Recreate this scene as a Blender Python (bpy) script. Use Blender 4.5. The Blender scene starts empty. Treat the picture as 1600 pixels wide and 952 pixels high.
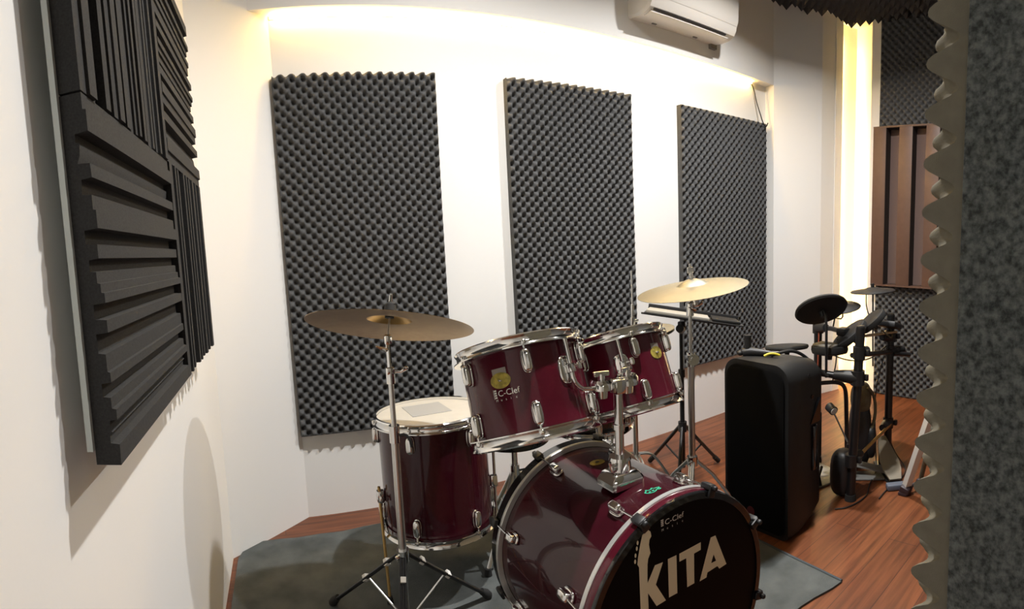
import bpy, bmesh, math, random
import numpy as np
from mathutils import Matrix, Vector, Quaternion
V = Vector
PI = math.pi
random.seed(7)
SC = bpy.context.scene
COL = SC.collection
EYE = 1.2336

# ------------------------------------------------------------------ materials
def mat(name, col, rough=.5, metal=0, coat=0, spec=None, emit=None, estr=0, noise=None, bump=None, sheen=0):
    """principled material; noise=(scale, amount, colour2), bump=(scale, strength, distance)"""
    m = bpy.data.materials.new(name); m.use_nodes = True
    nt = m.node_tree; b = nt.nodes['Principled BSDF']
    b.inputs['Base Color'].default_value = (*col, 1)
    b.inputs['Roughness'].default_value = rough
    b.inputs['Metallic'].default_value = metal
    b.inputs['Coat Weight'].default_value = coat
    b.inputs['Coat Roughness'].default_value = .04
    if spec is not None: b.inputs['Specular IOR Level'].default_value = spec
    if sheen: b.inputs['Sheen Weight'].default_value = sheen
    if emit:
        b.inputs['Emission Color'].default_value = (*emit, 1); b.inputs['Emission Strength'].default_value = estr
    tc = nt.nodes.new('ShaderNodeTexCoord')
    if noise:
        n = nt.nodes.new('ShaderNodeTexNoise'); n.inputs['Scale'].default_value = noise[0]; n.inputs['Detail'].default_value = 6
        r = nt.nodes.new('ShaderNodeValToRGB'); r.color_ramp.elements[0].position = .5-noise[1]; r.color_ramp.elements[1].position = .5+noise[1]
        r.color_ramp.elements[0].color = (*col, 1); r.color_ramp.elements[1].color = (*noise[2], 1)
        nt.links.new(tc.outputs['Object'], n.inputs['Vector']); nt.links.new(n.outputs['Fac'], r.inputs['Fac'])
        nt.links.new(r.outputs['Color'], b.inputs['Base Color'])
    if bump:
        n2 = nt.nodes.new('ShaderNodeTexNoise'); n2.inputs['Scale'].default_value = bump[0]; n2.inputs['Detail'].default_value = 4
        bp = nt.nodes.new('ShaderNodeBump'); bp.inputs['Strength'].default_value = bump[1]; bp.inputs['Distance'].default_value = bump[2]
        nt.links.new(tc.outputs['Object'], n2.inputs['Vector']); nt.links.new(n2.outputs['Fac'], bp.inputs['Height'])
        nt.links.new(bp.outputs['Normal'], b.inputs['Normal'])
    return m

def wood_floor():
    m = bpy.data.materials.new('laminate_floor'); m.use_nodes = True
    nt = m.node_tree; b = nt.nodes['Principled BSDF']; L = nt.links.new
    tc = nt.nodes.new('ShaderNodeTexCoord')
    br = nt.nodes.new('ShaderNodeTexBrick'); br.inputs['Scale'].default_value = 1
    br.inputs['Brick Width'].default_value = 1.2; br.inputs['Row Height'].default_value = .125
    br.inputs['Mortar Size'].default_value = .0015; br.inputs['Mortar Smooth'].default_value = .2
    br.offset = .37
    br.inputs['Color1'].default_value = (.150, .047, .0165, 1); br.inputs['Color2'].default_value = (.195, .065, .0235, 1)
    br.inputs['Mortar'].default_value = (.06, .02, .01, 1); br.inputs['Bias'].default_value = 0
    mp = nt.nodes.new('ShaderNodeMapping'); mp.inputs['Scale'].default_value = (1.6, 26, 1)
    ns = nt.nodes.new('ShaderNodeTexNoise'); ns.inputs['Scale'].default_value = 1.7; ns.inputs['Detail'].default_value = 7; ns.inputs['Distortion'].default_value = .6
    rp = nt.nodes.new('ShaderNodeValToRGB'); rp.color_ramp.elements[0].position = .3; rp.color_ramp.elements[1].position = .72
    rp.color_ramp.elements[0].color = (.50, .45, .40, 1); rp.color_ramp.elements[1].color = (1.25, 1.2, 1.18, 1)
    mx = nt.nodes.new('ShaderNodeMix'); mx.data_type = 'RGBA'; mx.blend_type = 'MULTIPLY'; mx.inputs[0].default_value = 1
    L(tc.outputs['Object'], br.inputs['Vector']); L(tc.outputs['Object'], mp.inputs['Vector']); L(mp.outputs['Vector'], ns.inputs['Vector'])
    L(ns.outputs['Fac'], rp.inputs['Fac']); L(br.outputs['Color'], mx.inputs[6]); L(rp.outputs['Color'], mx.inputs[7])
    L(mx.outputs[2], b.inputs['Base Color']); b.inputs['Roughness'].default_value = .42
    return m

M = dict(
    paint=mat('white_wall_paint', (.83, .82, .795), .6, bump=(60, .08, .002)),
    foam=mat('charcoal_egg_foam', (.082, .083, .086), .95, spec=.15, noise=(140, .25, (.108, .108, .107)), bump=(900, .35, .0008)),
    foam_grey=mat('grey_egg_foam', (.13, .122, .097), .95, spec=.12, noise=(60, .3, (.17, .16, .128)), bump=(700, .3, .0006)),
    wedge=mat('black_wedge_foam', (.030, .030, .031), .95, spec=.2, noise=(300, .2, (.045, .045, .045)), bump=(1200, .4, .0006)),
    pyramid=mat('dark_pyramid_foam', (.045, .043, .045), .9, spec=.2, noise=(200, .25, (.06, .057, .058)), bump=(900, .3, .0006)),
    board=mat('pale_backing_board', (.52, .57, .55), .3),
    felt=mat('grey_felt', (.030, .036, .037), .98, spec=.1, noise=(150, .17, (.125, .142, .142)), bump=(420, .8, .002), sheen=.15),
    brown=mat('brown_laminate', (.105, .056, .038), .5, noise=(30, .3, (.125, .067, .046))),
    brown_in=mat('brown_fabric', (.11, .07, .06), .9, noise=(250, .3, (.15, .10, .085))),
    brown_dark=mat('dark_slot_lining', (.022, .014, .011), .8),
    floor=wood_floor(),
    rug=mat('dark_grey_rug', (.075, .082, .080), .98, spec=.1, noise=(9, .2, (.125, .134, .132)), bump=(420, .8, .003)),
    rug_edge=mat('rug_binding', (.06, .072, .08), .95),
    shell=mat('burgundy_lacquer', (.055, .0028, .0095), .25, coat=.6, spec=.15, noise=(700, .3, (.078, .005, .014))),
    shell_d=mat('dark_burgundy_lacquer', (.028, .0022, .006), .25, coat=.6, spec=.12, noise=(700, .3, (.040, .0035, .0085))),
    chrome=mat('chrome', (.78, .78, .77), .09, metal=1),
    satin=mat('satin_steel', (.70, .70, .68), .30, metal=1),
    inlay=mat('silver_inlay', (.62, .62, .60), .3, metal=.6),
    black=mat('black_plastic', (.012, .012, .013), .45),
    blackgl=mat('black_gloss', (.006, .006, .007), .12, coat=.6),
    rubber=mat('black_rubber', (.014, .014, .014), .8),
    blackmetal=mat('black_powder_coat', (.008, .008, .009), .38),
    whead=mat('coated_drum_skin', (.46, .44, .39), .6, noise=(25, .3, (.42, .40, .355))),
    chead=mat('smoky_drum_skin', (.58, .53, .45), .18, coat=.8),
    patch=mat('grey_muffle_patch', (.30, .30, .29), .7),
    bhead=mat('black_drum_skin', (.003, .003, .0035), .42, spec=.08),
    cream=mat('cream_lettering', (.84, .76, .55), .6),
    white=mat('white_print', (.75, .73, .68), .6),
    gold=mat('yellow_badge', (.58, .46, .09), .35, metal=.4, noise=(90, .12, (.30, .25, .055))),
    green=mat('green_sticker', (.02, .36, .20), .5),
    clear=mat('dull_clear_tape', (.30, .27, .24), .35),
    bronze=mat('dark_bronze_cymbal', (.34, .225, .125), .32, metal=1, noise=(40, .35, (.42, .30, .17))),
    bronze_bell=mat('golden_cymbal_bell', (.62, .40, .16), .3, metal=1),
    brass=mat('pale_bronze_cymbal', (.27, .257, .205), .5, metal=1, noise=(30, .35, (.30, .285, .23))),
    acwhite=mat('aircon_plastic', (.74, .70, .64), .38),
    acdark=mat('aircon_slot', (.03, .026, .026), .6),
    acgrey=mat('aircon_mount', (.22, .20, .18), .7),
    led=mat('warm_led', (1, .8, .45), .5, emit=(1.0, .63, .18), estr=125),
    led2=mat('warm_white_led', (1, .85, .55), .5, emit=(1.0, .66, .22), estr=170),
    cable=mat('black_cable', (.012, .012, .012), .5),
    redwire=mat('red_wire', (.35, .08, .04), .5),
    grille=mat('speaker_grille', (.003, .003, .003), .8, spec=.12, bump=(900, .6, .001)),
    cabinet=mat('speaker_cabinet', (.012, .012, .012), .5, spec=.35, bump=(500, .35, .0008)),
    redreflect=mat('red_reflection_tint', (.10, .008, .010), .5),  # colour of a dim red reflection
    paper=mat('sheet_paper', (.30, .285, .25), .8),
    goldbar=mat('brass_or_lit_gold_tube', (.62, .42, .17), .42, metal=1),  # brass tone of the floor tom leg; painted warm light on the brace bar
    padgrey=mat('pad_rubber', (.010, .010, .011), .6, spec=.3),
    pedal=mat('grey_pedal_plate', (.20, .17, .125), .5),
    pedalgrey=mat('light_grey_plate', (.24, .24, .23), .45),
    pedalblue=mat('slate_pedal_edge', (.10, .115, .15), .5),
    bag=mat('olive_bag_cloth', (.10, .082, .045), .9, noise=(30, .25, (.15, .125, .075))),
    pole=mat('cream_painted_tube', (.74, .73, .68), .45),
    plum=mat('dark_plum_clamp', (.035, .022, .028), .5),
    yellow=mat('yellow_tape', (.62, .52, .04), .5),
    wood=mat('pale_drumstick_wood', (.52, .38, .22), .5),
)

# ------------------------------------------------------------------ building helpers
def frame(z, x=None):
    """3x3 with the given z axis, x axis as near as possible to x"""
    z = V(z).normalized(); x = V(x) if x is not None else (V((1, 0, 0)) if abs(z.x) < .9 else V((0, 1, 0)))
    x = (x - z*x.dot(z)).normalized(); y = z.cross(x)
    return Matrix((x, y, z)).transposed()
def T(o, R3): m = R3.to_4x4(); m.translation = V(o); return m

class MB:
    def __init__(s): s.v = []; s.f = []
    def add(s, vs, fs, m=None):
        k = len(s.v)
        s.v += [tuple((m @ V(p)) if m is not None else p) for p in vs]
        s.f += [tuple(i+k for i in f) for f in fs]
        return s
    def box(s, c, d, R3=None):
        x, y, z = (q/2 for q in d)
        vs = [(i*x, j*y, k*z) for i in (-1, 1) for j in (-1, 1) for k in (-1, 1)]
        fs = [(0, 1, 3, 2), (4, 6, 7, 5), (0, 4, 5, 1), (2, 3, 7, 6), (0, 2, 6, 4), (1, 5, 7, 3)]
        return s.add(vs, fs, T(c, R3 or Matrix.Identity(3)))
    def rbox(s, c, d, b, R3=None, seg=2):
        bm = bmesh.new(); bmesh.ops.create_cube(bm, size=1)
        bmesh.ops.scale(bm, vec=d, verts=bm.verts)
        bmesh.ops.bevel(bm, geom=bm.edges[:], offset=b, segments=seg, affect='EDGES', profile=.5)
        return s.bm(bm, T(c, R3 or Matrix.Identity(3)))
    def bm(s, bm, m=None):
        bm.verts.ensure_lookup_table(); bm.verts.index_update()
        s.add([v.co[:] for v in bm.verts], [[v.index for v in f.verts] for f in bm.faces], m); bm.free(); return s
    def lathe(s, prof, m, n=40, a0=0, a1=2*PI):
        """prof list of (r, z) about local z"""
        full = abs(a1-a0-2*PI) < 1e-6; k = n if full else n+1
        vs = []; idx = []
        for r, z in prof:
            if r < 1e-7: idx.append([len(vs)]*k); vs.append((0, 0, z))
            else:
                idx.append(list(range(len(vs), len(vs)+k)))
                vs += [(r*math.cos(a0+(a1-a0)*i/n), r*math.sin(a0+(a1-a0)*i/n), z) for i in range(k)]
        fs = []
        for A, B in zip(idx[:-1], idx[1:]):
            for i in range(n):
                j = (i+1) % k
                q = [A[i], A[j], B[j], B[i]]; q = list(dict.fromkeys(q))
                if len(q) > 2: fs.append(tuple(q))
        return s.add(vs, fs, m)
    def cyl(s, p0, p1, r0, r1=None, n=20):
        p0, p1 = V(p0), V(p1); r1 = r0 if r1 is None else r1; d = p1-p0
        return s.lathe([(0, 0), (r0, 0), (r1, d.length), (0, d.length)], T(p0, frame(d)), n)
    def tube(s, pts, r, n=10, smooth=0):
        P = [V(p) for p in pts]
        for _ in range(smooth):
            Q = [P[0]]
            for a, b in zip(P[:-1], P[1:]): Q += [a.lerp(b, .25), a.lerp(b, .75)]
            P = Q+[P[-1]]
        up = None; rings = []; vs = []
        for i, p in enumerate(P):
            d = (P[min(i+1, len(P)-1)]-P[max(i-1, 0)])
            if d.length < 1e-9: d = V((0, 0, 1))
            F = frame(d, up); up = F.col[0].copy()
            rr = r[i] if isinstance(r, (list, tuple)) else r
            rings.append(len(vs)); vs += [tuple(p+F @ V((rr*math.cos(2*PI*k/n), rr*math.sin(2*PI*k/n), 0))) for k in range(n)]
        fs = [(a+k, a+(k+1) % n, b+(k+1) % n, b+k) for a, b in zip(rings[:-1], rings[1:]) for k in range(n)]
        fs += [tuple(range(n-1, -1, -1)), tuple(range(rings[-1], rings[-1]+n))]
        return s.add(vs, fs)
    def prism(s, poly, m, h):
        """poly (x,y) in the local plane, from z=0 to z=h"""
        n = len(poly)
        vs = [(x, y, 0) for x, y in poly]+[(x, y, h) for x, y in poly]
        fs = [tuple(range(n-1, -1, -1)), tuple(range(n, 2*n))]+[(i, (i+1) % n, n+(i+1) % n, n+i) for i in range(n)]
        return s.add(vs, fs, m)
    def loft(s, secs):
        n = len(secs[0]); k = []; vs = []
        for q in secs: k.append(len(vs)); vs += [tuple(p) for p in q]
        fs = [(a+i, a+(i+1) % n, b+(i+1) % n, b+i) for a, b in zip(k[:-1], k[1:]) for i in range(n)]
        fs += [tuple(range(n-1, -1, -1)), tuple(range(k[-1], k[-1]+n))]
        return s.add(vs, fs)
    def ball(s, c, rad, p=1.0, R3=None, n=14):
        """superellipsoid"""
        vs = []; fs = []; f = lambda t: math.copysign(abs(t)**p, t)
        for i in range(n+1):
            a = -PI/2+PI*i/n
            for j in range(2*n):
                b = PI*j/n
                vs.append((rad[0]*f(math.cos(a))*f(math.cos(b)), rad[1]*f(math.cos(a))*f(math.sin(b)), rad[2]*f(math.sin(a))))
        for i in range(n):
            for j in range(2*n):
                a, b = i*2*n+j, i*2*n+(j+1) % (2*n)
                fs.append((a, b, b+2*n, a+2*n))
        return s.add(vs, fs, T(c, R3 or Matrix.Identity(3)))
    def mesh(s, name, m, angle=35, off=None):
        me = bpy.data.meshes.new(name)
        bm = bmesh.new()
        o = V(off) if off is not None else V((0, 0, 0))
        vv = [bm.verts.new(V(p)-o) for p in s.v]
        for f in s.f:
            try: bm.faces.new([vv[i] for i in f])
            except ValueError: pass
        bmesh.ops.remove_doubles(bm, verts=bm.verts, dist=1e-6)
        bmesh.ops.recalc_face_normals(bm, faces=bm.faces)
        for f in bm.faces: f.smooth = True
        t = math.radians(angle)
        for e in bm.edges:
            if len(e.link_faces) == 2 and e.calc_face_angle(0) > t: e.smooth = False
        bm.to_mesh(me); bm.free()
        if m is not None: me.materials.append(m)
        return me

def root_of(o):
    while o.parent: o = o.parent
    return o
def obj(name, mb, m, parent=None, angle=35, label=None):
    """one mesh object; vertices are given in room coordinates"""
    off = root_of(parent).location if parent else None
    o = bpy.data.objects.new(name, mb.mesh(name, M[m] if isinstance(m, str) else m, angle, off)); COL.objects.link(o)
    if parent:
        o.parent = parent
        if parent.parent: o.matrix_parent_inverse = parent.matrix_basis.inverted()
    if label: o['label'] = label
    return o
def share(name, me, parent, mw, label=None):
    """an object with shared mesh data placed by a room-space matrix"""
    o = bpy.data.objects.new(name, me); COL.objects.link(o)
    if parent:
        o.parent = parent; o.matrix_basis = Matrix.Translation(-root_of(parent).location) @ mw
    else: o.matrix_basis = mw
    if label: o['label'] = label
    return o
def thing(name, loc, label, cat, group=None):
    o = bpy.data.objects.new(name, None); COL.objects.link(o); o.location = loc; o.empty_display_size = .05
    o['label'] = label; o['category'] = cat
    if group: o['group'] = group
    return o
def tag(o, label, cat, group=None):
    o['label'] = label; o['category'] = cat
    if group: o['group'] = group
    return o
def single(name, mb, m, label, cat, group=None, angle=35):
    """a thing that is one mesh, its origin at its base"""
    vs = np.array(mb.v); c = V(((vs[:, 0].min()+vs[:, 0].max())/2, (vs[:, 1].min()+vs[:, 1].max())/2, vs[:, 2].min()))
    o = bpy.data.objects.new(name, mb.mesh(name, M[m], angle, c)); COL.objects.link(o); o.location = c
    return tag(o, label, cat, group)
def struct(name, mb, m):
    o = obj(name, mb, m); o['kind'] = 'structure'; return o
def text(body, size):
    """flat outline of a short word as (verts, faces)"""
    cu = bpy.data.curves.new('word', 'FONT'); cu.body = body; cu.size = size; cu.resolution_u = 3
    o = bpy.data.objects.new('word', cu); COL.objects.link(o)
    dg = bpy.context.evaluated_depsgraph_get(); me = bpy.data.meshes.new_from_object(o.evaluated_get(dg))
    vs = [v.co[:] for v in me.vertices]; fs = [tuple(p.vertices) for p in me.polygons]
    bpy.data.objects.remove(o); bpy.data.curves.remove(cu); bpy.data.meshes.remove(me)
    return vs, fs

# ------------------------------------------------------------------ the room
def xl(y): return -.2265+.0327*(y-2.215)          # the left wall is a little out of square
CEIL = 2.87
PLAN = [('wall_left', (xl(-.02), -.02), (xl(2.215), 2.215)),
        ('wall_left_corner', (xl(2.215), 2.215), (.115, 2.5175)),
        ('wall_back', (.115, 2.5175), (3.253, 2.5175)),
        ('wall_back_return', (3.253, 2.5175), (3.247, 2.438)),
        ('wall_right_facet', (3.247, 2.438), (3.565, 2.230)),
        ('wall_right_pier', (3.565, 2.230), (3.777, 2.177)),
        ('wall_niche_left', (3.777, 2.177), (3.792, 2.262)),
        ('wall_niche_back', (3.792, 2.262), (4.01, 2.185)),
        ('wall_niche_right', (4.01, 2.185), (4.0, 2.02)),
        ('wall_niche_lip', (4.0, 2.02), (3.8665, 1.976)),
        ('wall_right', (3.8665, 1.976), (3.8665, -.02))]
th = .08
for name, a, b in PLAN:
    a = V((*a, 0)); b = V((*b, 0)); d = (b-a).normalized(); n = V((-d.y, d.x, 0))   # outwards (plan runs clockwise)
    e = d*.0
    mb = MB().prism([(p.x, p.y) for p in (a-e, b+e, b+e+n*th, a-e+n*th)], Matrix.Identity(4), CEIL)
    struct(name, mb, 'paint')
struct('trim_1', MB().box((1.62, 2.4795, (2.301+CEIL)/2), (3.256, .083, CEIL-2.301)), 'paint')       # pelmet over the recess
wf = MB().box((2.2325, .07, CEIL/2), (3.384, .196, CEIL)).box((.12, .07, 2.5), (.86, .196, .74))
struct('wall_front', wf, 'foam')
struct('floor', MB().prism([(-.6, -1.6), (4.2, -1.6), (4.2, 2.7), (-.6, 2.7)], Matrix.Translation((0, 0, -.05)), .05), 'floor')
struct('ceiling', MB().prism([(-.6, -1.6), (4.2, -1.6), (4.2, 2.7), (-.6, 2.7)], Matrix.Translation((0, 0, CEIL)), .05), 'paint')
struct('wall_hall_left', MB().box((xl(-.8)-.05, -.8, CEIL/2), (.08, 1.58, CEIL)), 'paint')
struct('wall_hall_back', MB().box((.5, -1.5, CEIL/2), (2.2, .08, CEIL)), 'paint')
struct('wall_hall_right', MB().box((1.4, -.77, CEIL/2), (.08, 1.5, CEIL)), 'paint')

# ------------------------------------------------------------------ acoustic foam
def egg(name, o, u, v, W, Hh, P, m, label, base=.010, depth=.042, n=8, group='egg-crate foam sheets', wob=.004, shape=1.7):
    """convoluted foam sheet: grid over u (width) and v (height), bumps along u x v, all faces closed"""
    u = np.array(V(u).normalized()); v = np.array(V(v).normalized()); nn = np.cross(u, v); o = np.array(o, float)
    nx = max(2, int(round(W/P*n))); ny = max(2, int(round(Hh/P*n)))
    a = np.linspace(0, W, nx+1); b = np.linspace(0, Hh, ny+1)
    A, B = np.meshgrid(a, b, indexing='ij')
    s = np.sin(2*PI*A/P)*np.sin(2*PI*B/P)
    h = base+depth*(1-((1-s)/2)**shape)
    ph = random.random()*6
    A2 = A+wob*np.sin(B*3.1+ph)*.5; B2 = B+wob*np.sin(A*4.3+ph)*.5
    top = o+A2[..., None]*u+B2[..., None]*v+h[..., None]*nn
    N1 = (nx+1)*(ny+1)
    idx = np.arange(N1).reshape(nx+1, ny+1)
    q = np.stack([idx[:-1, :-1], idx[1:, :-1], idx[1:, 1:], idx[:-1, 1:]], -1).reshape(-1, 4)
    per = np.concatenate([idx[:, 0], idx[-1, 1:], idx[-2::-1, -1], idx[0, -2:0:-1]])
    bot = (o+A2[..., None]*u+B2[..., None]*v).reshape(-1, 3)[per]
    k = len(per); lo = N1+np.arange(k); hi = per
    side = np.stack([hi, np.roll(hi, -1), np.roll(lo, -1), lo], -1)[:, ::-1]
    vs = np.concatenate([top.reshape(-1, 3), bot]); c = V(((vs[:, 0].min()+vs[:, 0].max())/2, (vs[:, 1].min()+vs[:, 1].max())/2, vs[:, 2].min()))
    vs = vs-np.array(c)
    faces = np.concatenate([q, side]).tolist()+[lo[::-1].tolist()]
    me = bpy.data.meshes.new(name); me.from_pydata(vs.tolist(), [], faces)
    me.polygons.foreach_set('use_smooth', [True]*len(q)+[False]*(len(faces)-len(q)))
    me.materials.append(M[m]); me.update()
    ob = bpy.data.objects.new(name, me); COL.objects.link(ob); ob.location = c
    return tag(ob, label, 'acoustic foam', group)
YB = 2.5170
egg('egg_crate_foam', (.1082, YB, .4004), (1, 0, 0), (0, 0, 1), .7462, 1.6284, .0498, 'foam', 'left tall charcoal egg-crate foam on the back wall, behind the dark ride cymbal')
egg('egg_crate_foam', (1.2212, YB, .4004), (1, 0, 0), (0, 0, 1), .7660, 1.6284, .0511, 'foam', 'middle tall charcoal egg-crate foam on the back wall, above the rack toms')
egg('egg_crate_foam', (2.3696, YB, .4004), (1, 0, 0), (0, 0, 1), .8396, 1.6284, .0525, 'foam', 'right tall charcoal egg-crate foam on the back wall, behind the pale crash cymbal')
XR = 3.8660
egg('foam_sheet', (XR, 1.8834, 2.053), (0, -1, 0), (0, 0, 1), 1.68, CEIL-2.06, .056, 'foam', 'dark egg-crate foam sheet high on the right wall above the brown slotted panel')
egg('foam_sheet', (XR, 1.8834, .003), (0, -1, 0), (0, 0, 1), 1.68, .857, .056, 'foam', 'dark egg-crate foam sheet at floor level on the right wall below the brown slotted panel')
egg('doorway_foam', (1.54945, .1685, .003), (-1, 0, 0), (0, 0, 1), 1.00845, CEIL-.01, .0498, 'foam_grey', 'grey-beige egg-crate foam seen edge-on beside the felt doorway edge', base=.010, depth=.036, n=12, wob=.0, shape=1.2)
# pyramid foam on the ceiling
def pyramids(x0, x1, y0, y1, P=.075, h=.06):
    nx = int((x1-x0)/P); ny = int((y1-y0)/P); mb = MB(); z0 = CEIL-.002; zb = z0-.018
    for i in range(nx):
        for j in range(ny):
            x, y = x0+i*P, y0+j*P
            yy = y+P
            lim = 2.438 if x+P < 3.25 else 2.438-(x+P-3.25)*.66
            if x+P > 3.56: lim = 2.22-(x+P-3.56)*.25
            if x+P > 3.80: lim = 2.20
            if x+P > 3.86: lim = min(lim, 1.96)
            if yy > lim: continue
            vs = [(x, y, zb), (x+P, y, zb), (x+P, yy, zb), (x, yy, zb), (x+P/2, y+P/2, zb-h), (x, y, z0), (x+P, y, z0), (x+P, yy, z0), (x, yy, z0)]
            mb.add(vs, [(0, 1, 4), (1, 2, 4), (2, 3, 4), (3, 0, 4), (0, 5, 6, 1), (1, 6, 7, 2), (2, 7, 8, 3), (3, 8, 5, 0)])
    return mb
single('ceiling_foam', pyramids(2.62, 3.86, .2, 2.44), 'pyramid', 'dark pyramid foam covering the ceiling over the right end of the room', 'acoustic foam', angle=10)
# felt edge of the doorway
mb = MB().rbox((.5375, .045, CEIL/2), (.007, .248, CEIL-.006), .002)
single('felt_panel', mb, 'felt', 'dark grey mottled felt strip covering the doorway edge at the right of the photo', 'felt')

# stepped wedge foam on the left wall
def wallpt(s, z, d): n = V((1, -.0327, 0)).normalized(); return V((xl(s), s, z))+n*d
PROF = [(0, .78), (.045, .78), (.047, 1), (.103, 1), (.106, .12), (.13, .10), (.135, .38), (.165, .30), (.185, .12), (.188, .92), (.225, .95), (.228, .25), (.268, .2), (.271, .82), (.31, .82), (.312, 1), (.36, 1), (.363, .1), (.40, .1), (.403, .85), (.44, .85), (.443, .2), (.474, .2), (.476, .6), (.506, .6), (.508, .8), (.532, .8), (.534, 1), (.56, 1), (.563, .2), (.603, .2), (.606, .97), (.64, .97), (.643, .18), (.695, .2), (.698, .68), (.745, .68), (.748, .85), (.775, .85), (.778, .2), (.813, .2), (.816, .72), (.845, .72), (.848, 1), (.876, 1), (.879, .5), (.905, .42), (.91, .62), (.92, .42), (.94, .42), (.943, 1), (1, .97)]
def wedge_tile(s0, s1, z0, z1, horiz, flip=False, D0=.0352, D=.0352):
    pr = [(t, .40+.60*d) for t, d in PROF]
    if flip: pr = [(1-t, d) for t, d in pr][::-1]
    A = []; B = []
    base = .0
    pts = [(0, 0)]+pr+[(1, 0)]
    for t, d in pts:
        if horiz:
            z = z1+(z0-z1)*t; A.append(wallpt(s0, z, D0+D*d)); B.append(wallpt(s1, z, D0+D*d))
        else:
            s = s0+(s1-s0)*t; A.append(wallpt(s, z0, D0+D*d)); B.append(wallpt(s, z1, D0+D*d))
    n = len(pts); mb = MB()
    mb.add([tuple(p) for p in A+B], [(i, (i+1) % n, n+(i+1) % n, n+i) for i in range(n)]+[tuple(range(n-1, -1, -1)), tuple(range(n, 2*n))])
    return mb
ap = thing('wedge_foam_panel', (xl(1.2)+.02, 1.2, .98), 'black stepped-wedge foam panel of four tiles on a pale board on the left wall', 'acoustic foam')
g = .0015
obj('foam_tile', wedge_tile(.689, 1.235-g, .98, 1.472-g, True), 'wedge', ap, 15, 'tile with horizontal ribs, lower left')
obj('foam_tile', wedge_tile(1.235+g, 1.728, .98, 1.472-g, False, True), 'wedge', ap, 15, 'tile with vertical ribs, lower right')
obj('foam_tile', wedge_tile(.689, 1.235-g, 1.472+g, 1.964, False), 'wedge', ap, 15, 'tile with vertical ribs, upper left')
obj('foam_tile', wedge_tile(1.235+g, 1.728, 1.472+g, 1.964, True, True), 'wedge', ap, 15, 'tile with horizontal ribs, upper right')
def slab(s0, s1, z0, z1, d0, d1):
    return MB().add([tuple(wallpt(s, z, d)) for s in (s0, s1) for z in (z0, z1) for d in (d0, d1)], [(0, 1, 3, 2), (4, 6, 7, 5), (0, 4, 5, 1), (2, 3, 7, 6), (0, 2, 6, 4), (1, 5, 7, 3)])
obj('backing_board', slab(.681, 1.72, 1.0, 1.95, .0265, .035), 'board', ap)
obj('mounting_frame', slab(.76, 1.64, 1.06, 1.89, .0005, .0265), 'board', ap)

# brown slotted panel on the right wall
bp = thing('slotted_panel', (3.82, 1.12, .863), 'brown slotted wooden acoustic panel on the right wall between two dark foam sheets', 'acoustic panel')
Y0, XF, ZB_, ZT_ = 1.900, 3.765, .863, 2.050
obj('back_panel', MB().box((3.856, Y0-.78, (ZB_+ZT_)/2), (.016, 1.56, ZT_-ZB_-.03)), 'brown_in', bp)
yy = Y0
while yy > .42:
    w = .1053
    sl = obj('slat', MB().rbox(((XF+3.848)/2, yy-w/2, (ZB_+ZT_)/2), (3.848-XF, w, ZT_-ZB_-.024), .002), 'brown', bp)
    obj('slot_lining', MB().box(((XF+3.848)/2+.002, yy-w-.001, (ZB_+ZT_)/2), (3.844-XF, .002, ZT_-ZB_-.026)), 'brown_dark', sl)
    yy -= .2120
for z in (ZB_+.006, ZT_-.006):
    rl = obj('rail', MB().box(((XF+3.864)/2, Y0-.78, z), (3.864-XF, 1.56, .012)), 'brown', bp)
    if z > 1: obj('slot_lining', MB().box(((XF+3.848)/2+.002, Y0-.78, z-.007), (3.844-XF, 1.55, .002)), 'brown_dark', rl)

# ------------------------------------------------------------------ air conditioner, LED strips
ac = thing('air_conditioner', (2.32, 2.33, 2.41), 'white split air conditioner mounted high above the middle of the back wall', 'air conditioner')
prof = [(2.4375, 2.412), (2.36, 2.405), (2.30, 2.408), (2.262, 2.425), (2.245, 2.452), (2.236, 2.50), (2.232, 2.60), (2.236, 2.68), (2.262, 2.70), (2.4375, 2.70)]
def acsec(x, s=1.0, dz=0): return [V((x, 2.4375+(y-2.4375)*s, 2.555+(z-2.555)*s)) for y, z in prof]
obj('body', MB().loft([acsec(1.945, .93), acsec(1.955, 1), acsec(2.615, 1), acsec(2.628, .93)]), 'acwhite', ac, 25)
obj('front_cover', MB().loft([[V((x, y-.004, z)) for y, z in [(2.243, 2.475), (2.2325, 2.50), (2.228, 2.60), (2.232, 2.672), (2.25, 2.672), (2.25, 2.475)]] for x in (1.955, 2.615)]), 'acwhite', ac, 25)
obj('air_slot', MB().loft([[V((x, y, z)) for y, z in [(2.272, 2.4135), (2.262, 2.4195), (2.266, 2.424), (2.276, 2.42)]] for x in (1.985, 2.545)]), 'acdark', ac)
obj('louver', MB().loft([[V((x, y, z)) for y, z in [(2.335, 2.4015), (2.277, 2.4065), (2.277, 2.411), (2.335, 2.407)]] for x in (1.975, 2.575)]), 'acwhite', ac)
for x in (2.10, 2.42): obj('screw_cover', MB().rbox((x, 2.40, 2.4065), (.03, .012, .006), .001), 'acgrey', ac)
obj('mounting_plate', MB().box((2.60, 2.425, 2.40), (.05, .024, .03)), 'acgrey', ac)
ls = thing('led_strip', (1.57, 2.507, 2.285), 'warm glowing LED strip tucked under the pelmet along the top of the back wall', 'led strip', 'LED strips')
obj('emitter', MB().box((1.605, 2.5085, 2.2925), (2.95, .010, .008)), 'led', ls)
obj('channel_or_shield', MB().box((1.605, 2.5155, 2.2925), (2.97, .0035, .014)), 'acwhite', ls)
ns = thing('led_strip', (3.808, 2.226, .03), 'warm white LED strip standing upright in the tall corner niche', 'led strip', 'LED strips')
obj('emitter', MB().box((3.808, 2.240, 1.42), (.012, .010, 2.70)), 'led2', ns)
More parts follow.
